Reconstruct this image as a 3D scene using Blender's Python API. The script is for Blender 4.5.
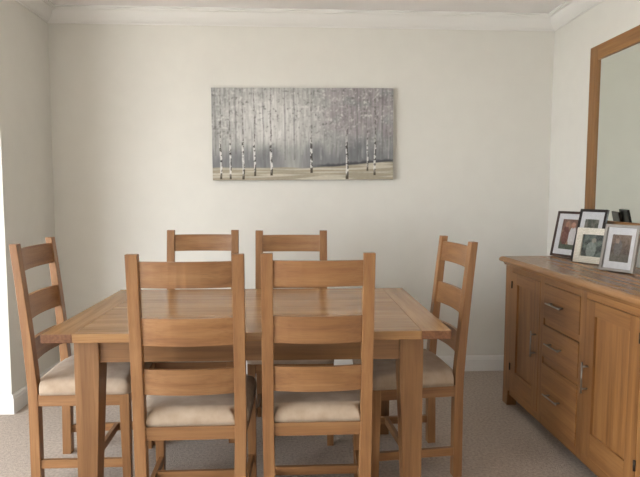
import bpy, bmesh, math, random
from mathutils import Vector, Matrix, noise

for o in list(bpy.data.objects):
    bpy.data.objects.remove(o, do_unlink=True)
S = bpy.context.scene
C = S.collection

# ------------------------------------------------------------------ camera
CAM_H = 1.3316
cam = bpy.data.cameras.new('camera')
cam.sensor_fit = 'HORIZONTAL'
cam.sensor_width = 36.0
cam.lens = 560.0 / 640.0 * 36.0
cam.clip_start = 0.05
co = bpy.data.objects.new('camera', cam)
C.objects.link(co)
co.matrix_world = (Matrix.Translation((0, 0, CAM_H)) @ Matrix.Rotation(-0.0479, 4, 'Z')
                   @ Matrix.Rotation(math.pi / 2 - 0.0801, 4, 'X') @ Matrix.Rotation(0.0018, 4, 'Z'))
S.camera = co

# ------------------------------------------------------------------ light: an overcast sky seen through the patio door
world = bpy.data.worlds.new('overcast_sky')
S.world = world
world.use_nodes = True
bg = world.node_tree.nodes['Background']
bg.inputs[0].default_value = (0.90, 0.95, 1.0, 1)
bg.inputs[1].default_value = 6.6
S.view_settings.view_transform = 'Standard'
S.view_settings.look = 'None'
S.view_settings.exposure = 1.5
S.view_settings.gamma = 1.0
S.view_settings.use_curve_mapping = False

# room plan
XL, XR, D = -1.7015, 1.8957, 4.083      # left stub wall, right wall, back wall
YS = 3.385                              # where the left wall ends and returns outwards
XW, YF = -3.30, -1.6                    # window wall, wall behind the camera
ZC = 2.606                              # ceiling
WY0, WY1, WZ0, WZ1 = -0.85, 2.15, 0.06, 2.12   # patio door opening

def portal(name, loc, rot, sx, sy):
    l = bpy.data.lights.new(name, 'AREA')
    l.shape = 'RECTANGLE'; l.size = sx; l.size_y = sy
    l.cycles.is_portal = True
    o = bpy.data.objects.new(name, l); C.objects.link(o)
    o.location = loc; o.rotation_euler = rot
portal('daylight_portal', (XW - 0.12, (WY0 + WY1) / 2, (WZ0 + WZ1) / 2), (0, -math.pi / 2, 0), WZ1 - WZ0, WY1 - WY0)

# ------------------------------------------------------------------ helpers
def lin(c):
    return tuple(((v / 255) / 12.92 if v <= 10 else (((v / 255) + 0.055) / 1.055) ** 2.4) for v in c) + (1,)

class NT:
    def __init__(s, name):
        s.m = bpy.data.materials.new(name); s.m.use_nodes = True
        s.t = s.m.node_tree; s.b = s.t.nodes['Principled BSDF']
    def n(s, typ, **kw):
        nd = s.t.nodes.new(typ)
        for k, v in kw.items(): setattr(nd, k, v)
        return nd
    def l(s, a, b): s.t.links.new(a, b)

def ramp(nt, fac, stops):
    r = nt.n('ShaderNodeValToRGB')
    e = r.color_ramp.elements
    while len(e) < len(stops): e.new(0.5)
    for i, (p, c) in enumerate(stops):
        e[i].position = p; e[i].color = c
    nt.l(fac, r.inputs[0])
    return r.outputs[0]

def mat_oak(name, axis, dark, mid, light, rough=0.42, bump=0.10):
    nt = NT(name)
    tc = nt.n('ShaderNodeTexCoord'); oi = nt.n('ShaderNodeObjectInfo')
    add = nt.n('ShaderNodeVectorMath', operation='MULTIPLY_ADD')
    comb = nt.n('ShaderNodeCombineXYZ')
    for i in range(3): nt.l(oi.outputs['Random'], comb.inputs[i])
    nt.l(comb.outputs[0], add.inputs[0]); add.inputs[1].default_value = (17.3, 9.1, 23.7)
    nt.l(tc.outputs['Object'], add.inputs[2])
    def stretched(along, across):
        mp = nt.n('ShaderNodeMapping')
        sc = [across] * 3; sc['xyz'.index(axis)] = along
        mp.inputs['Scale'].default_value = sc
        nt.l(add.outputs[0], mp.inputs[0]); return mp.outputs[0]
    n1 = nt.n('ShaderNodeTexNoise'); n1.inputs['Scale'].default_value = 1; n1.inputs['Detail'].default_value = 4
    n1.inputs['Distortion'].default_value = 0.6
    nt.l(stretched(1.2, 26), n1.inputs['Vector'])
    n2 = nt.n('ShaderNodeTexNoise'); n2.inputs['Scale'].default_value = 1; n2.inputs['Detail'].default_value = 3
    nt.l(stretched(7, 190), n2.inputs['Vector'])
    c1 = ramp(nt, n1.outputs['Fac'], [(0.30, dark), (0.5, mid), (0.72, light)])
    mx = nt.n('ShaderNodeMix', data_type='RGBA', blend_type='MULTIPLY')
    g = ramp(nt, n2.outputs['Fac'], [(0.30, (0.72, 0.66, 0.60, 1)), (0.55, (1, 1, 1, 1))])
    mx.inputs[0].default_value = 0.55
    nt.l(c1, mx.inputs[6]); nt.l(g, mx.inputs[7])
    hs = nt.n('ShaderNodeHueSaturation')
    mr = nt.n('ShaderNodeMapRange'); mr.inputs[3].default_value = 0.9; mr.inputs[4].default_value = 1.08
    nt.l(oi.outputs['Random'], mr.inputs[0]); nt.l(mr.outputs[0], hs.inputs['Value'])
    nt.l(mx.outputs[2], hs.inputs['Color'])
    nt.l(hs.outputs[0], nt.b.inputs['Base Color'])
    nt.b.inputs['Roughness'].default_value = rough
    bp = nt.n('ShaderNodeBump'); bp.inputs['Strength'].default_value = bump; bp.inputs['Distance'].default_value = 0.002
    nt.l(n2.outputs['Fac'], bp.inputs['Height']); nt.l(bp.outputs[0], nt.b.inputs['Normal'])
    return nt.m

def mat_noise(name, c0, c1, scale, rough, bump=0.0, bdist=0.002, detail=4, lo=0.35, hi=0.65, spec=0.3, sheen=0.0, bscale=None):
    nt = NT(name)
    tc = nt.n('ShaderNodeTexCoord')
    n1 = nt.n('ShaderNodeTexNoise'); n1.inputs['Scale'].default_value = scale; n1.inputs['Detail'].default_value = detail
    nt.l(tc.outputs['Object'], n1.inputs['Vector'])
    nt.l(ramp(nt, n1.outputs['Fac'], [(lo, c0), (hi, c1)]), nt.b.inputs['Base Color'])
    nt.b.inputs['Roughness'].default_value = rough
    nt.b.inputs['Specular IOR Level'].default_value = spec
    if sheen: nt.b.inputs['Sheen Weight'].default_value = sheen
    if bump:
        n2 = n1
        if bscale:
            n2 = nt.n('ShaderNodeTexNoise'); n2.inputs['Scale'].default_value = bscale; n2.inputs['Detail'].default_value = 2
            nt.l(tc.outputs['Object'], n2.inputs['Vector'])
        bp = nt.n('ShaderNodeBump'); bp.inputs['Strength'].default_value = bump; bp.inputs['Distance'].default_value = bdist
        nt.l(n2.outputs['Fac'], bp.inputs['Height']); nt.l(bp.outputs[0], nt.b.inputs['Normal'])
    return nt.m

def mat_plain(name, c, rough, metal=0.0, spec=0.5):
    nt = NT(name)
    tc = nt.n('ShaderNodeTexCoord')
    n1 = nt.n('ShaderNodeTexNoise'); n1.inputs['Scale'].default_value = 60
    nt.l(tc.outputs['Object'], n1.inputs['Vector'])
    mr = nt.n('ShaderNodeMapRange'); mr.inputs[3].default_value = max(0, rough - 0.04); mr.inputs[4].default_value = rough + 0.04
    nt.l(n1.outputs['Fac'], mr.inputs[0]); nt.l(mr.outputs[0], nt.b.inputs['Roughness'])
    nt.b.inputs['Base Color'].default_value = c
    nt.b.inputs['Metallic'].default_value = metal
    nt.b.inputs['Specular IOR Level'].default_value = spec
    return nt.m

def mat_vcol(name, rough=0.7, bump=False, spec=0.2):
    nt = NT(name)
    a = nt.n('ShaderNodeVertexColor', layer_name='paint')
    nt.l(a.outputs[0], nt.b.inputs['Base Color'])
    nt.b.inputs['Roughness'].default_value = rough
    nt.b.inputs['Specular IOR Level'].default_value = spec
    if bump:
        tc = nt.n('ShaderNodeTexCoord'); n1 = nt.n('ShaderNodeTexNoise'); n1.inputs['Scale'].default_value = 220
        nt.l(tc.outputs['Object'], n1.inputs['Vector'])
        bp = nt.n('ShaderNodeBump'); bp.inputs['Strength'].default_value = 0.25; bp.inputs['Distance'].default_value = 0.002
        nt.l(n1.outputs['Fac'], bp.inputs['Height']); nt.l(bp.outputs[0], nt.b.inputs['Normal'])
    return nt.m

def mat_glass(name, refl=1.0):
    nt = NT(name)
    nt.t.nodes.remove(nt.b)
    out = [n for n in nt.t.nodes if n.type == 'OUTPUT_MATERIAL'][0]
    tr = nt.n('ShaderNodeBsdfTransparent'); gl = nt.n('ShaderNodeBsdfGlossy'); gl.inputs['Roughness'].default_value = 0.02
    fr = nt.n('ShaderNodeFresnel')
    ge = nt.n('ShaderNodeNewGeometry')                 # the same index at both faces of the thin pane
    mr = nt.n('ShaderNodeMapRange'); mr.inputs[3].default_value = 1.45; mr.inputs[4].default_value = 1 / 1.45
    nt.l(ge.outputs['Backfacing'], mr.inputs[0]); nt.l(mr.outputs[0], fr.inputs['IOR'])
    mx = nt.n('ShaderNodeMixShader')
    nt.l(fr.outputs[0], mx.inputs[0]); nt.l(tr.outputs[0], mx.inputs[1]); nt.l(gl.outputs[0], mx.inputs[2])
    nt.l(mx.outputs[0], out.inputs[0])
    return nt.m

OAK = dict(dark=lin((129, 88, 53)), mid=lin((144, 102, 63)), light=lin((157, 115, 75)))
M = {}
for ax in 'xyz':
    M['gloss_' + ax] = mat_oak('worktop_oak_' + ax, ax, lin((138, 96, 58)), lin((156, 113, 72)), lin((170, 128, 86)), 0.27, 0.015)
    M['oak_' + ax] = mat_oak('oak_' + ax, ax, **OAK)
    M['frame_' + ax] = mat_oak('table_frame_oak_' + ax, ax, lin((112, 76, 44)), lin((129, 91, 55)), lin((143, 104, 66)))
    M['side_' + ax] = mat_oak('sideboard_oak_' + ax, ax, lin((118, 78, 42)), lin((137, 94, 53)), lin((152, 109, 64)), 0.34)
    M['top_' + ax] = mat_oak('tabletop_oak_' + ax, ax, lin((150, 109, 68)), lin((164, 123, 80)), lin((176, 135, 92)), 0.24, 0.02)
M['endgrain'] = mat_noise('oak_end_grain', lin((96, 62, 40)), lin((122, 82, 54)), 90, 0.6)
M['wall'] = mat_noise('wall_paint', lin((222, 219, 211)), lin((224, 221, 213)), 9, 0.9, bump=0.04, bdist=0.001, bscale=160)
M['white'] = mat_plain('white_gloss_paint', lin((232, 230, 226)), 0.4, spec=0.4)
M['ceiling'] = mat_noise('ceiling_paint', lin((240, 236, 234)), lin((242, 238, 236)), 6, 0.95)
M['carpet'] = mat_noise('carpet_pile', lin((174, 161, 149)), lin((206, 193, 181)), 70, 1.0, bump=0.9, bdist=0.01, detail=8, lo=0.3, hi=0.7, spec=0.05, bscale=170)
M['suede'] = mat_noise('beige_suede', lin((166, 146, 125)), lin((184, 165, 145)), 14, 0.95, bump=0.15, bdist=0.001, detail=6, spec=0.1, sheen=0.15, bscale=260)
M['cambric'] = mat_noise('black_lining', lin((28, 27, 27)), lin((38, 36, 36)), 80, 0.95)
M['steel'] = mat_plain('brushed_steel', (0.30, 0.28, 0.26, 1), 0.38, metal=1.0)
M['hinge'] = mat_plain('dark_bronze', (0.05, 0.04, 0.035, 1), 0.45, metal=0.8)
M['dark'] = mat_plain('interior_shade', lin((50, 34, 22)), 0.9)  # very dark brown, stands in for the shade inside the sideboard
M['mirror'] = mat_plain('mirror_silver', (0.80, 0.84, 0.80, 1), 0.0, metal=1.0)
M['mirror'].node_tree.links.remove(M['mirror'].node_tree.nodes['Principled BSDF'].inputs['Roughness'].links[0])
M['mirror'].node_tree.nodes['Principled BSDF'].inputs['Roughness'].default_value = 0.01
M['mirror_x'] = mat_oak('mirror_frame_oak', 'z', lin((130, 88, 46)), lin((146, 103, 58)), lin((160, 117, 72)), 0.45)
M['mirror_y'] = mat_oak('mirror_frame_oak_long', 'y', lin((130, 88, 46)), lin((146, 103, 58)), lin((160, 117, 72)), 0.45)
M['glass'] = mat_glass('clear_glass')
M['canvas'] = mat_vcol('painted_canvas', 0.75, True)
M['print'] = mat_vcol('photo_print', 0.5)
M['mat'] = mat_noise('white_mount_card', lin((200, 200, 202)), lin((208, 208, 210)), 40, 0.85)
M['brownframe'] = mat_oak('dark_brown_frame_wood', 'z', lin((48, 32, 26)), lin((62, 42, 34)), lin((76, 54, 44)), 0.4)
M['blackframe'] = mat_plain('black_frame_lacquer', lin((34, 28, 27)), 0.35)
M['silverframe'] = mat_plain('silver_frame_metal', (0.30, 0.275, 0.25, 1), 0.5, metal=0.5)
def mat_ivory():
    nt = NT('ivory_mosaic_frame')
    tc = nt.n('ShaderNodeTexCoord')
    br = nt.n('ShaderNodeTexBrick'); br.inputs['Scale'].default_value = 55
    br.inputs['Color1'].default_value = lin((230, 225, 212)); br.inputs['Color2'].default_value = lin((218, 212, 197))
    br.inputs['Mortar'].default_value = lin((180, 172, 154)); br.inputs['Mortar Size'].default_value = 0.03
    br.inputs['Row Height'].default_value = 0.5
    mp = nt.n('ShaderNodeMapping'); mp.inputs['Rotation'].default_value = (math.pi / 2, 0, 0)
    nt.l(tc.outputs['Object'], mp.inputs[0]); nt.l(mp.outputs[0], br.inputs['Vector'])
    nt.l(br.outputs['Color'], nt.b.inputs['Base Color']); nt.b.inputs['Roughness'].default_value = 0.45
    return nt.m
M['ivory'] = mat_ivory()
M['patio'] = mat_noise('patio_stone', lin((196, 190, 180)), lin((212, 206, 196)), 3, 0.9)

def obj(name, bm, m, parent=None, smooth=False):
    me = bpy.data.meshes.new(name)
    bmesh.ops.recalc_face_normals(bm, faces=bm.faces[:])
    bm.to_mesh(me); bm.free()
    me.materials.append(m)
    if smooth:
        me.polygons.foreach_set('use_smooth', [True] * len(me.polygons))
    o = bpy.data.objects.new(name, me); C.objects.link(o)
    if parent: o.parent = parent
    return o

def thing(name, label, cat, loc=(0, 0, 0), rz=0.0, group=None):
    o = bpy.data.objects.new(name, None); C.objects.link(o)
    o.empty_display_size = 0.1
    o.location = loc; o.rotation_euler = (0, 0, rz)
    o['label'] = label; o['category'] = cat
    if group: o['group'] = group
    return o

def struct(name, bm, m, smooth=False, label=None):
    o = obj(name, bm, m, None, smooth); o['kind'] = 'structure'
    if label: o['label'] = label
    return o

def hexa(bm, pts):
    v = [bm.verts.new(p) for p in pts]       # 0-3 bottom loop, 4-7 top loop
    fs = [bm.faces.new([v[i] for i in q]) for q in ((3, 2, 1, 0), (4, 5, 6, 7), (0, 1, 5, 4), (1, 2, 6, 5), (2, 3, 7, 6), (3, 0, 4, 7))]
    return v, fs

def box(x0, x1, y0, y1, z0, z1, bev=0.0, bm=None, seg=2):
    own = bm is None
    b2 = bmesh.new()
    hexa(b2, [(x0, y0, z0), (x1, y0, z0), (x1, y1, z0), (x0, y1, z0), (x0, y0, z1), (x1, y0, z1), (x1, y1, z1), (x0, y1, z1)])
    if bev: bmesh.ops.bevel(b2, geom=b2.edges[:], offset=bev, segments=seg, affect='EDGES', profile=0.7)
    if own: return b2
    merge(bm, b2); return bm

def merge(bm, b2):
    me = bpy.data.meshes.new('tmp'); b2.to_mesh(me); b2.free(); bm.from_mesh(me); bpy.data.meshes.remove(me)

def loft(sections, bev=0.0, seg=2):
    """sections: list of 4-point loops"""
    bm = bmesh.new(); rows = [[bm.verts.new(p) for p in s] for s in sections]
    n = len(sections[0])
    for a, b in zip(rows, rows[1:]):
        for i in range(n): bm.faces.new((a[i], a[(i + 1) % n], b[(i + 1) % n], b[i]))
    bm.faces.new(rows[0][::-1]); bm.faces.new(rows[-1])
    if bev:
        bm.normal_update()
        sharp = [e for e in bm.edges if len(e.link_faces) == 2 and e.calc_face_angle(0) > 0.6]
        bmesh.ops.bevel(bm, geom=sharp, offset=bev, segments=seg, affect='EDGES', profile=0.7)
    return bm

def tube(pts, r, n=10, bm=None):
    own = bm is None
    if own: bm = bmesh.new()
    P = [Vector(p) for p in pts]; rows = []
    for i, p in enumerate(P):
        d = (P[min(i + 1, len(P) - 1)] - P[max(i - 1, 0)]).normalized()
        a = d.orthogonal().normalized() if i == 0 else (a - d * a.dot(d)).normalized()
        b = d.cross(a)
        rows.append([bm.verts.new(p + (a * math.cos(2 * math.pi * k / n) + b * math.sin(2 * math.pi * k / n)) * r) for k in range(n)])
    for A, B in zip(rows, rows[1:]):
        for i in range(n): bm.faces.new((A[i], A[(i + 1) % n], B[(i + 1) % n], B[i]))
    bm.faces.new(rows[0][::-1]); bm.faces.new(rows[-1])
    return bm

# ------------------------------------------------------------------ the room
struct('floor', box(XW - 0.1, XR + 0.1, YF - 0.1, D + 0.1, -0.12, 0), M['carpet'], label='beige fitted carpet')
struct('ceiling', box(XW - 0.1, XR + 0.1, YF - 0.1, D + 0.1, ZC, ZC + 0.1), M['ceiling'])
struct('wall_back', box(XL - 0.02, XR + 0.1, D, D + 0.1, -0.02, ZC + 0.02), M['wall'])
struct('wall_right', box(XR, XR + 0.1, YF - 0.1, D + 0.02, -0.02, ZC + 0.02), M['wall'])
struct('wall_left', box(XW - 0.1, XL, YS, D + 0.1, -0.02, ZC + 0.02), M['wall'])
struct('wall_front', box(XW - 0.1, XR + 0.1, YF - 0.1, YF, -0.02, ZC + 0.02), M['wall'])
bm = box(XW - 0.1, XW, YF, WY0, -0.02, ZC + 0.02)
box(XW - 0.1, XW, WY1, YS + 0.02, -0.02, ZC + 0.02, bm=bm)
box(XW - 0.1, XW, WY0, WY1, WZ1, ZC + 0.02, bm=bm)
box(XW - 0.1, XW, WY0, WY1, -0.02, WZ0, bm=bm)
struct('wall_window', bm, M['wall'])
struct('ground_outside', box(XW - 14, XW - 0.1, -10, 14, -0.3, -0.12), M['patio'])

# glazed patio door on the left (outside the frame; the daylight comes through it)
bm = bmesh.new(); f = 0.06; xa, xb = XW - 0.08, XW - 0.02
ym = (WY0 + WY1) / 2
for (a, b) in ((WY0, WY0 + f), (ym - f, ym + f), (WY1 - f, WY1)): box(xa, xb, a, b, WZ0, WZ1, bm=bm)
for (a, b) in ((WZ0, WZ0 + f), (WZ1 - f, WZ1)): box(xa, xb, WY0, WY1, a, b, bm=bm)
door = struct('door_1', bm, M['white'])
for a, b in ((WY0 + f, ym - f), (ym + f, WY1 - f)):
    obj('pane', box(xa + 0.02, xa + 0.026, a, b, WZ0 + f, WZ1 - f), M['glass'], door)

def trim(name, A, dA, B, dB, prof, m):
    """profile (out, z) swept from wall point A to B, ends mitred along dA / dB"""
    bm = bmesh.new(); rows = []
    for P, d in ((A, dA), (B, dB)):
        rows.append([bm.verts.new((P[0] + d[0] * o, P[1] + d[1] * o, z)) for o, z in prof])
    n = len(prof)
    for i in range(n): bm.faces.new((rows[0][i], rows[0][(i + 1) % n], rows[1][(i + 1) % n], rows[1][i]))
    bm.faces.new(rows[0][::-1]); bm.faces.new(rows[1])
    return struct(name, bm, m)
COVE = [(-0.002, 2.508), (0.007, 2.508), (0.010, 2.516), (0.018, 2.520), (0.030, 2.530), (0.044, 2.546), (0.057, 2.566), (0.066, 2.583),
        (0.078, 2.587), (0.080, 2.594), (0.090, 2.597), (0.090, 2.608), (-0.002, 2.608)]
SKIRT = [(-0.002, -0.002), (0.018, -0.002), (0.018, 0.088), (0.015, 0.094), (0.014, 0.104), (0.008, 0.114), (-0.002, 0.116)]
P0, P1, P2, P3, P4, P5 = (XL, D), (XR, D), (XR, YF), (XW, YF), (XW, YS), (XL, YS)
m0, m1, m2, m3, m4, m5 = (1, -1), (-1, -1), (-1, 1), (1, 1), (1, -1), (1, -1)
trim('trim_1', P0, m0, P1, m1, COVE, M['white'])
trim('trim_2', P1, m1, P2, m2, COVE, M['white'])
trim('trim_3', P2, m2, P3, m3, COVE, M['white'])
trim('trim_4', P3, m3, P4, m4, COVE, M['white'])
trim('trim_5', P4, m4, P5, m5, COVE, M['white'])
trim('trim_6', P5, m5, P0, m0, COVE, M['white'])
trim('baseboard_back', P0, m0, P1, m1, SKIRT, M['white'])
trim('baseboard_right', P1, m1, P2, m2, SKIRT, M['white'])
trim('baseboard_front', P2, m2, P3, m3, SKIRT, M['white'])
trim('baseboard_return', P4, m4, P5, m5, SKIRT, M['white'])
trim('baseboard_left', P5, m5, P0, m0, SKIRT, M['white'])

# ------------------------------------------------------------------ dining table
TX0, TX1, TY0, TY1, TZ, TT = -0.958, 0.620, 2.132, 3.132, 0.797, 0.034
cx, cy = (TX0 + TX1) / 2, (TY0 + TY1) / 2
hx, hy = (TX1 - TX0) / 2, (TY1 - TY0) / 2
table = thing('dining_table', 'rectangular oak dining table with planked top and square tapered legs', 'table', (cx, cy, 0))
EB = 0.118
NB = 6
bw = 2 * hy / NB
for i in range(NB):
    obj('tabletop_plank', box(-hx + EB, hx - EB, -hy + i * bw + 0.0004, -hy + (i + 1) * bw - 0.0004, TZ - TT, TZ, 0.002), M['top_x'], table)
for s in (-1, 1):
    a, b = sorted((s * hx, s * (hx - EB + 0.0006)))
    be = obj('breadboard_end', box(a, b, -hy, hy, TZ - TT, TZ + 0.0005, 0.003), M['top_y'], table)
    be.data.materials.append(M['endgrain'])
    for p in be.data.polygons:
        if abs(p.normal.y) > 0.9: p.material_index = 1
LW = 0.096
for sx in (-1, 1):
    for sy in (-1, 1):
        ox, oy = sx * (hx - 0.093), sy * (hy - 0.075)
        secs = []
        for z, w in ((0, 0.070), (0.62, LW), (TZ - TT, LW)):
            x0, x1 = sorted((ox, ox - sx * w)); y0, y1 = sorted((oy, oy - sy * w))
            secs.append([(x0, y0, z), (x1, y0, z), (x1, y1, z), (x0, y1, z)])
        obj('leg', loft(secs, 0.003), M['frame_z'], table)
ax, ay = hx - 0.093 - LW, hy - 0.075 - LW
AZ0, AZ1 = 0.660, TZ - TT
for s in (-1, 1):
    y = s * (hy - 0.075 - 0.014); y0, y1 = sorted((y, y - s * 0.022))
    obj('apron', box(-ax, ax, y0, y1, AZ0, AZ1, 0.0015), M['frame_x'], table)
    x = s * (hx - 0.093 - 0.014); x0, x1 = sorted((x, x - s * 0.022))
    obj('apron', box(x0, x1, -ay, ay, AZ0, AZ1, 0.0015), M['frame_y'], table)

# ------------------------------------------------------------------ dining chairs
CW, CD, CHT = 0.425, 0.437, 1.112        # width, depth, height
hw = CW / 2
PW = 0.044
def post_y(z):                           # rear face of the back posts
    t = max(0.0, (z - 0.46) / (CHT - 0.46))
    return -0.054 * (0.72 * t + 0.28 * t * t) - 0.004 * max(0, 1 - z / 0.4)
def post_d(z):
    t = max(0.0, (z - 0.46) / (CHT - 0.46)); return 0.042 - 0.011 * t
RZ0, RZ1 = 0.394, 0.446
HF = 0.226                              # half width at the front of the seat
def side_x(y): return hw + (HF - hw) * max(0, y) / CD
def make_chair(name, label, group):
    t = thing(name, label, 'chair', group=group)
    for s in (-1, 1):
        secs = []
        for k in range(15):
            z = CHT * k / 14
            hb = hw - 0.007 * max(0, 1 - z / 0.45); x0, x1 = sorted((s * hb, s * (hb - PW)))
            secs.append([(x0, post_y(z), z), (x1, post_y(z), z), (x1, post_y(z) + post_d(z), z), (x0, post_y(z) + post_d(z), z)])
        obj('back_post', loft(secs, 0.003), M['oak_z'], t)
        secs = []
        for z, w in ((0, 0.034), (RZ0 - 0.03, 0.042), (RZ1, 0.042)):
            x0, x1 = sorted((s * HF, s * (HF - w)))
            secs.append([(x0, CD - w, z), (x1, CD - w, z), (x1, CD, z), (x0, CD, z)])
        obj('front_leg', loft(secs, 0.003), M['oak_z'], t)
    for z0, z1 in ((0.987, 1.085), (0.768, 0.873), (0.577, 0.676)):
        secs = []
        for k in range(13):
            u = -1 + 2 * k / 12; x = u * (hw - PW + 0.002)
            bow = -0.020 * (1 - u * u)
            ya = post_y(z0) + 0.008 + bow; yb = post_y(z1) + 0.008 + bow
            secs.append([(x, ya, z0), (x, ya + 0.018, z0), (x, yb + 0.018, z1), (x, yb, z1)])
        obj('back_slat', loft(secs, 0.0025), M['oak_x'], t)
    i = hw - 0.042
    obj('seat_rail', box(-i, i, 0.008, 0.030, RZ0, RZ1, 0.002), M['oak_x'], t)
    i = HF - 0.042
    obj('seat_rail', box(-i, i, CD - 0.026, CD - 0.004, RZ0, RZ1, 0.002), M['oak_x'], t)
    for s in (-1, 1):
        for nm, ya, yb, za, zb, o0, o1 in (('seat_rail', 0.042, CD - 0.042, RZ0, RZ1, 0.004, 0.026), ('stretcher', 0.030, CD - 0.030, 0.106, 0.144, 0.012, 0.032)):
            secs = []
            for y in (ya, yb):
                x0, x1 = sorted((s * (side_x(y) - o0), s * (side_x(y) - o1)))
                secs.append([(x0, y, za), (x1, y, za), (x1, y, zb), (x0, y, zb)])
            obj(nm, loft(secs, 0.002), M['oak_y'], t)
    obj('stretcher', box(-hw + 0.026, hw - 0.026, 0.250, 0.270, 0.110, 0.146, 0.002), M['oak_x'], t)
    # padded drop-in seat, notched round the back posts
    bm = bmesh.new()
    y0, y1 = 0.012, CD + 0.008
    ys = [y0 + (y1 - y0) * q for q in (0, .004, .015, .03, .05, .075, .09, .10, .12, .16, .22, .3, .4, .5, .6, .7, .78, .84, .89, .93, .96, .98, .993, 1)]
    us = [-1, -.985, -.96, -.92, -.87, -.8, -.7, -.55, -.35, -.15, .15, .35, .55, .7, .8, .87, .92, .96, .985, 1]
    def halfw(y):
        a = hw - PW - 0.001; b = side_x(y) + 0.005
        t = min(1, max(0, (y - 0.044) / 0.006)); w = a + (b - a) * t
        rf = 0.03; e = y1 - y
        if e < rf: w -= rf - math.sqrt(max(0, rf * rf - (rf - e) ** 2))
        return w
    H = 0.070; grid = []
    for y in ys:
        row = []
        for u in us:
            w = halfw(y); x = u * w
            e = max(0, min(w - abs(x), y - y0, y1 - y)); e = min(e, w - abs(x)) if y > 0.06 else e
            r = 0.038; q = min(1, e / r)
            z = RZ1 + 0.020 + (H - 0.028) * math.sqrt(max(0, 1 - (1 - q) ** 2)) + 0.014 * (1 - u ** 2) * (1 - ((y - 0.23) / 0.23) ** 2)
            z += 0.002 * noise.noise(Vector((x * 9, y * 9, 3)))
            row.append(bm.verts.new((x, y, z)))
        grid.append(row)
    for a, b in zip(grid, grid[1:]):
        for k in range(len(us) - 1): bm.faces.new((a[k], a[k + 1], b[k + 1], b[k]))
    ring = grid[0][:] + [r[-1] for r in grid[1:]] + grid[-1][-2::-1] + [r[0] for r in grid[-2:0:-1]]
    low = [bm.verts.new((v.co.x * 0.992, 0.23 + (v.co.y - 0.23) * 0.992, RZ1 + 0.0005)) for v in ring]
    n = len(ring)
    for k in range(n): bm.faces.new((ring[k], ring[(k + 1) % n], low[(k + 1) % n], low[k]))
    bm.faces.new(low)
    obj('seat_pad', bm, M['suede'], t, True)
    obj('seat_lining', box(-hw + 0.03, hw - 0.03, 0.034, CD - 0.030, RZ1 - 0.012, RZ1 - 0.006), M['cambric'], t)
    return t

def dup(root, loc, rz, label):
    r = root.copy(); C.objects.link(r); r.location = loc; r.rotation_euler = (0, 0, rz); r['label'] = label
    for ch in list(root.children):
        c = ch.copy(); C.objects.link(c); c.parent = r
    return r

GRP = 'ladder-back dining chairs round the table'
R = math.radians
near_l = make_chair('dining_chair', 'oak ladder-back chair seen from behind at the table, nearest the grey left wall', GRP)
near_l.location = (-0.3925, 2.080, 0); near_l.rotation_euler = (0, 0, R(0.6))
near_r = dup(near_l, (0.0925, 2.100, 0), R(0.3), 'oak ladder-back chair seen from behind at the table, nearest the sideboard')
far_l = dup(near_l, (-0.541, 3.352, 0), R(180.3), 'oak ladder-back chair beyond the table facing us, left of the two')
far_r = dup(near_l, (-0.0115, 3.300, 0), R(179.6), 'oak ladder-back chair beyond the table facing us, right of the two')
end_l = dup(near_l, (-1.171, 2.664, 0), R(-88.3), 'oak ladder-back chair at the left end of the table, beside the bright wall end')
end_r = dup(near_l, (0.770, 2.712, 0), R(95), 'oak ladder-back chair at the right end of the table, facing away from the sideboard')

# ------------------------------------------------------------------ sideboard
SX0, SX1, SY0, SY1 = 1.348, 1.845, 1.975, 3.462
STOP = 0.937
sb = thing('sideboard', 'oak sideboard with two panelled doors and three drawers against the right wall', 'sideboard', ((SX0 + SX1) / 2, (SY0 + SY1) / 2, 0))
ox, oy = sb.location.x, sb.location.y
def B(x0, x1, y0, y1, z0, z1, bev=0.0, bm=None): return box(x0 - ox, x1 - ox, y0 - oy, y1 - oy, z0, z1, bev, bm)
BZ0, BZ1 = 0.080, 0.888
DZ0, DZ1 = 0.125, 0.852
D1 = (2.965, 3.352); DR = (2.537, 2.912); D2 = (2.074, 2.480)
# carcass
bm = B(SX0 + 0.022, SX1, SY1 - 0.025, SY1 - 0.003, BZ0, BZ1)
B(SX0 + 0.022, SX1, SY0 + 0.003, SY0 + 0.025, BZ0, BZ1, bm=bm)
B(SX1 - 0.01, SX1, SY0 + 0.025, SY1 - 0.025, BZ0, BZ1, bm=bm)
B(SX0 + 0.022, SX1, SY0 + 0.025, SY1 - 0.025, BZ0, BZ0 + 0.02, bm=bm)
obj('carcass', bm, M['side_z'], sb)
obj('shade_sheet', B(SX0 + 0.024, SX0 + 0.030, SY0 + 0.03, SY1 - 0.03, BZ0 + 0.022, BZ1), M['dark'], sb)  # dark sheet close behind the fronts, in place of an unlit interior
for a, b in ((D1[1] + 0.002, SY1), (DR[1] + 0.002, D1[0] - 0.002), (D2[1] + 0.002, DR[0] - 0.002), (SY0, D2[0] - 0.002)):
    obj('stile', B(SX0, SX0 + 0.022, a, b, BZ0 if 2.0 < (a + b) / 2 < 3.4 else 0.10, BZ1, 0.0015), M['side_z'], sb)
for a, b in (D1, DR, D2):
    obj('rail', B(SX0 + 0.0005, SX0 + 0.022, a - 0.0015, b + 0.0015, DZ1 + 0.002, BZ1, 0.001), M['side_y'], sb)
    obj('rail', B(SX0 + 0.0005, SX0 + 0.022, a - 0.0015, b + 0.0015, BZ0, DZ0 - 0.002, 0.001), M['side_y'], sb)
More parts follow.
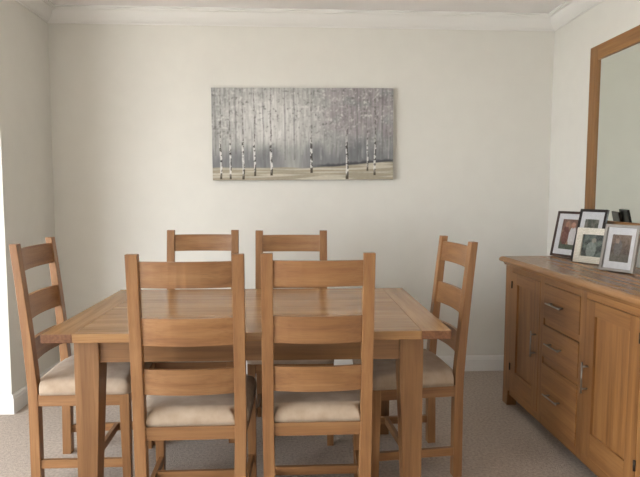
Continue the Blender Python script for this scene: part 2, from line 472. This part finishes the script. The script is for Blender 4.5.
# legs
for y0, y1 in ((SY0 - 0.001, SY0 + 0.085), (SY1 - 0.085, SY1 + 0.001)):
    for x0, x1 in ((SX0 - 0.001, SX0 + 0.06), (SX1 - 0.06, SX1)):
        ya, yb = y0 - oy, y1 - oy; xa, xb = x0 - ox, x1 - ox
        bot = [(xa, ya, 0), (xb, ya, 0), (xb, yb, 0), (xa, yb, 0)]
        if y0 < 2.5: bot = [(p[0], p[1] - (0.012 if p[1] == yb else 0), 0) for p in bot]
        else: bot = [(p[0], p[1] + (0.012 if p[1] == ya else 0), 0) for p in bot]
        obj('leg', loft([bot, [(xa, ya, 0.1), (xb, ya, 0.1), (xb, yb, 0.1), (xa, yb, 0.1)]], 0.002), M['side_z'], sb)
# worktop with a moulded nose
def nosed(x0, x1, y0, y1, prof):
    secs = []
    for z, d in prof:
        secs.append([(x0 + d - ox, y0 + d - oy, z), (x1 - ox, y0 + d - oy, z), (x1 - ox, y1 - d - oy, z), (x0 + d - ox, y1 - d - oy, z)])
    return loft(secs)
obj('worktop', nosed(SX0 - 0.032, SX1 + 0.012, SY0 - 0.045, SY1 + 0.045,
    [(0.886, 0.030), (0.890, 0.026), (0.897, 0.024), (0.903, 0.018), (0.906, 0.006), (0.911, 0.001), (0.918, 0.0), (0.926, 0.003), (0.933, 0.009), (STOP - 0.001, 0.016), (STOP, 0.020)]), M['gloss_y'], sb)

def handle(cy_, cz, length, vertical, parent):
    x = SX0 - 0.030 - ox; bm = bmesh.new(); h = length / 2; y = cy_ - oy
    if vertical:
        tube([(x, y, cz - h), (x, y, cz + h)], 0.0042, 10, bm)
        ends = [(y, cz - h * 0.72), (y, cz + h * 0.72)]
    else:
        tube([(x, y - h, cz), (x, y + h, cz)], 0.0042, 10, bm)
        ends = [(y - h * 0.72, cz), (y + h * 0.72, cz)]
    for a, b in ends: tube([(x, a, b), (SX0 - ox + 0.002, a, b)], 0.0045, 8, bm)
    o = obj('handle', bm, M['steel'], parent, True)
    o['label'] = 'slim brushed steel bar handle'
    return o

def cab_door(y0, y1, hinge_y, handle_y):
    st, tr, brl = 0.072, 0.068, 0.118
    d = obj('door', B(SX0 - 0.001, SX0 + 0.020, y0, y0 + st, DZ0, DZ1, 0.0015), M['side_z'], sb)
    obj('door_stile', B(SX0 - 0.001, SX0 + 0.020, y1 - st, y1, DZ0, DZ1, 0.0015), M['side_z'], d)
    obj('door_rail', B(SX0 - 0.001, SX0 + 0.020, y0 + st, y1 - st, DZ1 - tr, DZ1, 0.0015), M['side_y'], d)
    obj('door_rail', B(SX0 - 0.001, SX0 + 0.020, y0 + st, y1 - st, DZ0, DZ0 + brl, 0.0015), M['side_y'], d)
    obj('door_panel', B(SX0 + 0.010, SX0 + 0.018, y0 + st, y1 - st, DZ0 + brl, DZ1 - tr), M['side_z'], d)
    handle(handle_y, 0.500 if handle_y > 2.7 else 0.492, 0.145, True, d)
    for z in (0.775, 0.262):
        obj('hinge', tube([(SX0 - 0.003 - ox, hinge_y - oy, z - 0.022), (SX0 - 0.003 - ox, hinge_y - oy, z + 0.022)], 0.0055, 8), M['hinge'], d, True)
cab_door(D1[0], D1[1], D1[1] + 0.001, 3.003)
cab_door(D2[0], D2[1], D2[0] - 0.001, 2.448)
DRZ = ((0.668, DZ1), (0.458, 0.630), (DZ0, 0.420))
for z0, z1 in DRZ:
    dr = obj('drawer', B(SX0 - 0.003, SX0 + 0.018, DR[0], DR[1], z0, z1, 0.002), M['side_y'], sb)
    handle((DR[0] + DR[1]) / 2 + 0.035, (z0 + z1) / 2, 0.155, False, dr)
for z0, z1 in ((0.630, 0.668), (0.420, 0.458)):
    obj('rail', B(SX0 + 0.006, SX0 + 0.022, DR[0] - 0.0015, DR[1] + 0.0015, z0 + 0.002, z1 - 0.002), M['side_y'], sb)

# ------------------------------------------------------------------ wall mirror
MY0, MY1, MZ0, MZ1, MW, MT = 2.02, 3.520, 1.085, 2.243, 0.088, 0.026
mir = thing('wall_mirror', 'large rectangular mirror in a flat oak frame hung above the sideboard', 'mirror', (XR, (MY0 + MY1) / 2, MZ0))
def MB(x0, x1, y0, y1, z0, z1, bev=0.0): return box(x0 - XR, x1 - XR, y0 - (MY0 + MY1) / 2, y1 - (MY0 + MY1) / 2, z0 - MZ0, z1 - MZ0, bev)
obj('frame_stile', MB(XR - MT, XR - 0.001, MY1 - MW, MY1, MZ0, MZ1, 0.003), M['mirror_x'], mir)
obj('frame_stile', MB(XR - MT, XR - 0.001, MY0, MY0 + MW, MZ0, MZ1, 0.003), M['mirror_x'], mir)
obj('frame_rail', MB(XR - MT, XR - 0.001, MY0 + MW, MY1 - MW, MZ1 - MW, MZ1, 0.003), M['mirror_y'], mir)
obj('frame_rail', MB(XR - MT, XR - 0.001, MY0 + MW, MY1 - MW, MZ0, MZ0 + MW, 0.003), M['mirror_y'], mir)
obj('mirror_glass', MB(XR - 0.014, XR - 0.008, MY0 + MW - 0.006, MY1 - MW + 0.006, MZ0 + MW - 0.006, MZ1 - MW + 0.006), M['mirror'], mir)

# ------------------------------------------------------------------ painted pictures (flat art stored as paint on a fine mesh)
def smooth(a, b, x):
    t = min(1, max(0, (x - a) / (b - a))); return t * t * (3 - 2 * t)
def mixc(a, b, t): return tuple(p + (q - p) * t for p, q in zip(a, b))
def nz(x, y, s=0): return noise.noise(Vector((x, y, s)))

def paint_grid(w, h, nx, ny, fn):
    """grid in the local x-z plane, x 0..w, z 0..h, facing -y"""
    verts = [(w * i / nx, 0, h * j / ny) for j in range(ny + 1) for i in range(nx + 1)]
    faces = [(j * (nx + 1) + i, j * (nx + 1) + i + 1, (j + 1) * (nx + 1) + i + 1, (j + 1) * (nx + 1) + i) for j in range(ny) for i in range(nx)]
    me = bpy.data.meshes.new('paint'); me.from_pydata(verts, [], faces)
    ca = me.color_attributes.new('paint', 'FLOAT_COLOR', 'POINT')
    buf = []
    for j in range(ny + 1):
        for i in range(nx + 1):
            c = fn(i / nx, j / ny); buf.extend(lin(tuple(min(255, max(0, v)) for v in c)))
    ca.data.foreach_set('color', buf)
    return me

TRUNKS = [(0.046, 0.015, 1.0), (0.096, 0.012, .9), (0.168, 0.010, 1.1), (0.231, 0.047, 1.0), (0.321, 0.052, 1.15),
          (0.544, 0.075, 1.2), (0.742, 0.010, 1.35), (0.857, 0.10, .8), (0.898, 0.052, 1.1)]
def birches(u, v):
    # misty wood
    c = mixc((168, 168, 165), (152, 152, 152), smooth(0.5, 0.8, u))
    glow = math.exp(-((u - 0.33) / 0.26) ** 2) * smooth(0.28, 0.5, v) * (1 - 0.55 * smooth(0.75, 1.0, v))
    c = mixc(c, (222, 220, 216), 0.9 * glow)
    pink = smooth(0.55, 0.7, u) * smooth(0.4, 0.6, v) * (0.5 + nz(u * 14, v * 9, 5))
    c = mixc(c, (178, 164, 168), max(0, min(0.45, pink)))
    # soft undergrowth band
    top = 0.33 + 0.13 * nz(u * 8, 1, 2) + 0.06 * nz(u * 26, 1, 8) + 0.05 * (u > 0.5) * smooth(0.5, .9, u)
    band = 1 - smooth(top - 0.10, top + 0.06, v)
    c = mixc(c, mixc((128, 129, 132), (176, 175, 173), math.exp(-((u - 0.44) / 0.07) ** 2)), 0.8 * band)
    # vertical brush streaks and dabs of leaf
    s = nz(u * 75, v * 5, 1) + 0.6 * nz(u * 150, v * 11, 7)
    c = tuple(k + 24 * s * (0.5 + 0.5 * smooth(0.2, 0.5, v)) for k in c)
    d = 0.6 * nz(u * 85, v * 42, 11) + 0.5 * nz(u * 40, v * 22, 15); lf = smooth(0.2, 0.7, v) * (0.65 + 0.5 * nz(u * 8, v * 6, 21))
    if d > 0.12: c = mixc(c, (228, 226, 222), min(1, (d - 0.12) * 3.4) * lf)
    if d < -0.18: c = mixc(c, (108, 106, 104), min(1, (-d - 0.18) * 2.4) * lf)
    # pale thin trees in the mist
    for q in (0.02, 0.13, 0.20, 0.28, 0.36, 0.40, 0.45, 0.49, 0.60, 0.645, 0.69, 0.80, 0.83, 0.94, 0.975):
        w = abs(u - q - 0.004 * nz(v * 5, q * 30))
        if w < 0.0045 and v > 0.22 + 0.2 * abs(nz(q * 40, 0, 4)):
            c = mixc(c, (190, 188, 184) if nz(q * 91, 3) > 0 else (112, 110, 110), 0.45 * (0.5 + 0.5 * nz(v * 18, q * 50)) + 0.1)
    # ground
    g = 0.135 + 0.012 * nz(u * 9, 0, 3) + 0.06 * smooth(0.55, 1.0, u)
    gr = 1 - smooth(g - 0.008, g + 0.008, v)
    gc = mixc((172, 163, 144), (208, 201, 184), smooth(-0.1, 0.35, nz(u * 4, v * 38, 6)))
    gc = tuple(k + 9 * nz(u * 60, v * 90, 2) for k in gc)
    edge = smooth(0.5, 0.66, u) * (1 - smooth(0.0, 0.03 + 0.025 * nz(u * 40, 2), abs(v - g - 0.012)))
    c = mixc(c, (72, 71, 74), 0.85 * edge)
    c = mixc(c, gc, gr)
    # birch trunks
    for q, b, k in TRUNKS:
        if v < b: continue
        w = 0.0052 * k * (1.15 - 0.55 * v); x = u - q - 0.005 * nz(v * 4, q * 77) - 0.0015 * nz(v * 20, q * 55)
        a = 1 - smooth(w * 0.7, w * 1.25, abs(x))
        if a <= 0: continue
        mark = nz(u * 40, v * 26, q * 91) + 0.5 * nz(u * 90, v * 70, q * 31) + (0.25 if x > 0 else -0.12)
        bark = mixc((236, 234, 230), (80, 76, 73), smooth(0.06, 0.4, mark))
        if v < b + 0.06: bark = mixc((74, 66, 56), bark, smooth(b + 0.01, b + 0.06, v) * 0.6)
        fade = 0.92 - 0.42 * smooth(0.25, 0.7, v)
        bark = mixc(bark, (104, 100, 98), 0.5 * smooth(0.3, 0.6, v))
        c = mixc(c, bark, a * fade)
    return tuple(k * 0.96 for k in c)

PX0, PX1, PZ0, PZ1 = -0.572, 0.722, 1.424, 2.074
pw, ph = PX1 - PX0, PZ1 - PZ0
pic = thing('canvas_painting', 'wide canvas painting of pale birch trees in a misty grey wood', 'painting', (PX0, D - 0.036, PZ0))
pic.rotation_euler = (0, -0.0075, 0)
me = paint_grid(pw, ph, 380, 190, birches); me.materials.append(M['canvas'])
po = bpy.data.objects.new('painted_face', me); C.objects.link(po); po.parent = pic
obj('stretched_canvas', box(0.0, pw, 0.0006, 0.034, 0.0, ph, 0.0), mat_noise('grey_canvas_edge', lin((128, 126, 124)), lin((150, 148, 144)), 20, 0.85), pic)

# ------------------------------------------------------------------ photo frames on the sideboard
def photo_a(u, v):
    c = mixc((120, 92, 78), (92, 100, 86), smooth(0.35, 0.1, v))
    c = mixc(c, (150, 118, 98), smooth(0.0, 0.4, nz(u * 3, v * 3, 2)))
    if ((u - 0.62) / 0.2) ** 2 + ((v - 0.42) / 0.34) ** 2 < 1: c = (196, 192, 190)
    if ((u - 0.60) / 0.12) ** 2 + ((v - 0.80) / 0.10) ** 2 < 1: c = (176, 130, 108)
    if ((u - 0.25) / 0.18) ** 2 + ((v - 0.46) / 0.32) ** 2 < 1: c = (112, 74, 66)
    if ((u - 0.28) / 0.11) ** 2 + ((v - 0.82) / 0.09) ** 2 < 1: c = (158, 116, 96)
    if v < 0.16: c = (84, 92, 78)
    return tuple(k + 14 * nz(u * 14, v * 14, 4) for k in c)
def photo_b(u, v):
    c = mixc((86, 88, 78), (120, 118, 108), smooth(-0.2, 0.3, nz(u * 4, v * 4, 9)))
    if ((u - 0.35) / 0.14) ** 2 + ((v - 0.4) / 0.34) ** 2 < 1: c = (150, 142, 132)
    if ((u - 0.68) / 0.14) ** 2 + ((v - 0.38) / 0.30) ** 2 < 1: c = (58, 60, 62)
    return tuple(k + 14 * nz(u * 14, v * 14, 6) for k in c)
def photo_c(u, v):
    c = mixc((66, 74, 72), (108, 118, 112), smooth(-0.25, 0.3, nz(u * 4, v * 4, 12)))
    if ((u - 0.42) / 0.22) ** 2 + ((v - 0.32) / 0.36) ** 2 < 1: c = (136, 146, 140)
    if ((u - 0.50) / 0.10) ** 2 + ((v - 0.74) / 0.12) ** 2 < 1: c = (150, 146, 134)
    return tuple(k + 18 * nz(u * 12, v * 12, 1) for k in c)
def photo_d(u, v):
    c = mixc((84, 74, 66), (120, 104, 92), smooth(0.25, 0.9, v))
    if ((u - 0.36) / 0.2) ** 2 + ((v - 0.52) / 0.3) ** 2 < 1: c = (104, 100, 98)
    if ((u - 0.30) / 0.10) ** 2 + ((v - 0.76) / 0.10) ** 2 < 1: c = (150, 132, 120)
    if v < 0.28: c = mixc(c, (98, 96, 88), 0.7)
    return tuple(k + 20 * nz(u * 9, v * 9, 3) for k in c)

def photo_frame(name, label, pos, yaw, lean, w, h, fw, fm, mount, art, depth=0.016, glassy=True, prop=True):
    """bottom-left corner at pos, bottom edge along yaw, leaning back on a strut"""
    t = thing(name, label, 'photo frame', (pos[0], pos[1], STOP + 0.0008), yaw, 'framed photographs on the sideboard')
    L = Matrix.Rotation(-lean, 4, 'X')
    lift = depth * math.sin(lean) * 0
    def put(o): o.matrix_local = Matrix.Translation((0, 0, 0)) @ L; return o
    ob = []
    for (x0, x1, z0, z1) in ((0, fw, 0, h), (w - fw, w, 0, h), (fw, w - fw, 0, fw), (fw, w - fw, h - fw, h)):
        put(obj('moulding', box(x0, x1, -depth, 0, z0, z1, 0.0018), fm, t))
    put(obj('backing_board', box(fw * 0.5, w - fw * 0.5, -0.004, 0.001, fw * 0.5, h - fw * 0.5), M['blackframe'], t))
    a, b = mount
    if a > 0:
        bm = bmesh.new()
        for (x0, x1, z0, z1) in ((fw, fw + a, fw, h - fw), (w - fw - a, w - fw, fw, h - fw), (fw + a, w - fw - a, fw, fw + b), (fw + a, w - fw - a, h - fw - b, h - fw)):
            box(x0, x1, -0.0085, -0.0065, z0, z1, bm=bm)
        put(obj('mount', bm, M['mat'], t))
    g = paint_grid(w - 2 * fw - 2 * a + 0.004, h - 2 * fw - 2 * b + 0.004, 36, 44, art); g.materials.append(M['print'])
    p = bpy.data.objects.new('photo', g); C.objects.link(p); p.parent = t
    p.matrix_local = L @ Matrix.Translation((fw + a - 0.002, -0.0055, fw + b - 0.002))
    put(obj('glass', box(fw - 0.001, w - fw + 0.001, -0.0112, -0.0098, fw - 0.001, h - fw + 0.001), M['glass'], t))
    if prop:
        # easel strut behind
        zt = h * 0.72; yt = zt * math.sin(lean); ztop = zt * math.cos(lean); back = yt + h * 0.20
        sw = min(0.07, w * 0.35); mx_ = w / 2
        bm = loft([[(mx_ - sw / 2, back - 0.003, 0.0), (mx_ + sw / 2, back - 0.003, 0.0), (mx_ + sw / 2, back, 0.0), (mx_ - sw / 2, back, 0.0)],
                   [(mx_ - sw / 3, yt + 0.002, ztop), (mx_ + sw / 3, yt + 0.002, ztop), (mx_ + sw / 3, yt + 0.005, ztop), (mx_ - sw / 3, yt + 0.005, ztop)]])
        obj('strut', bm, M['blackframe'], t)
    return t
photo_frame('photo_frame', 'dark brown photo frame with white mount, furthest from the viewer on the sideboard', (1.653, 3.501), -1.20, R(12.6), 0.240, 0.290, 0.016, M['brownframe'], (0.034, 0.034), photo_a, depth=0.013)
photo_frame('photo_frame', 'black photo frame with white mount, partly hidden behind the ivory frame', (1.702, 3.328), -1.25, R(12.9), 0.200, 0.309, 0.017, M['blackframe'], (0.032, 0.044), photo_b, depth=0.013)
photo_frame('photo_frame', 'small ivory mosaic photo frame standing in front of the black frame', (1.635, 3.172), -1.04, R(12.2), 0.210, 0.202, 0.038, M['ivory'], (0, 0), photo_c)
photo_frame('photo_frame', 'silver photo frame with wide white mount, nearest the viewer on the sideboard', (1.601, 2.826), -1.092, R(12.1), 0.181, 0.240, 0.014, M['silverframe'], (0.026, 0.036), photo_d, depth=0.022)
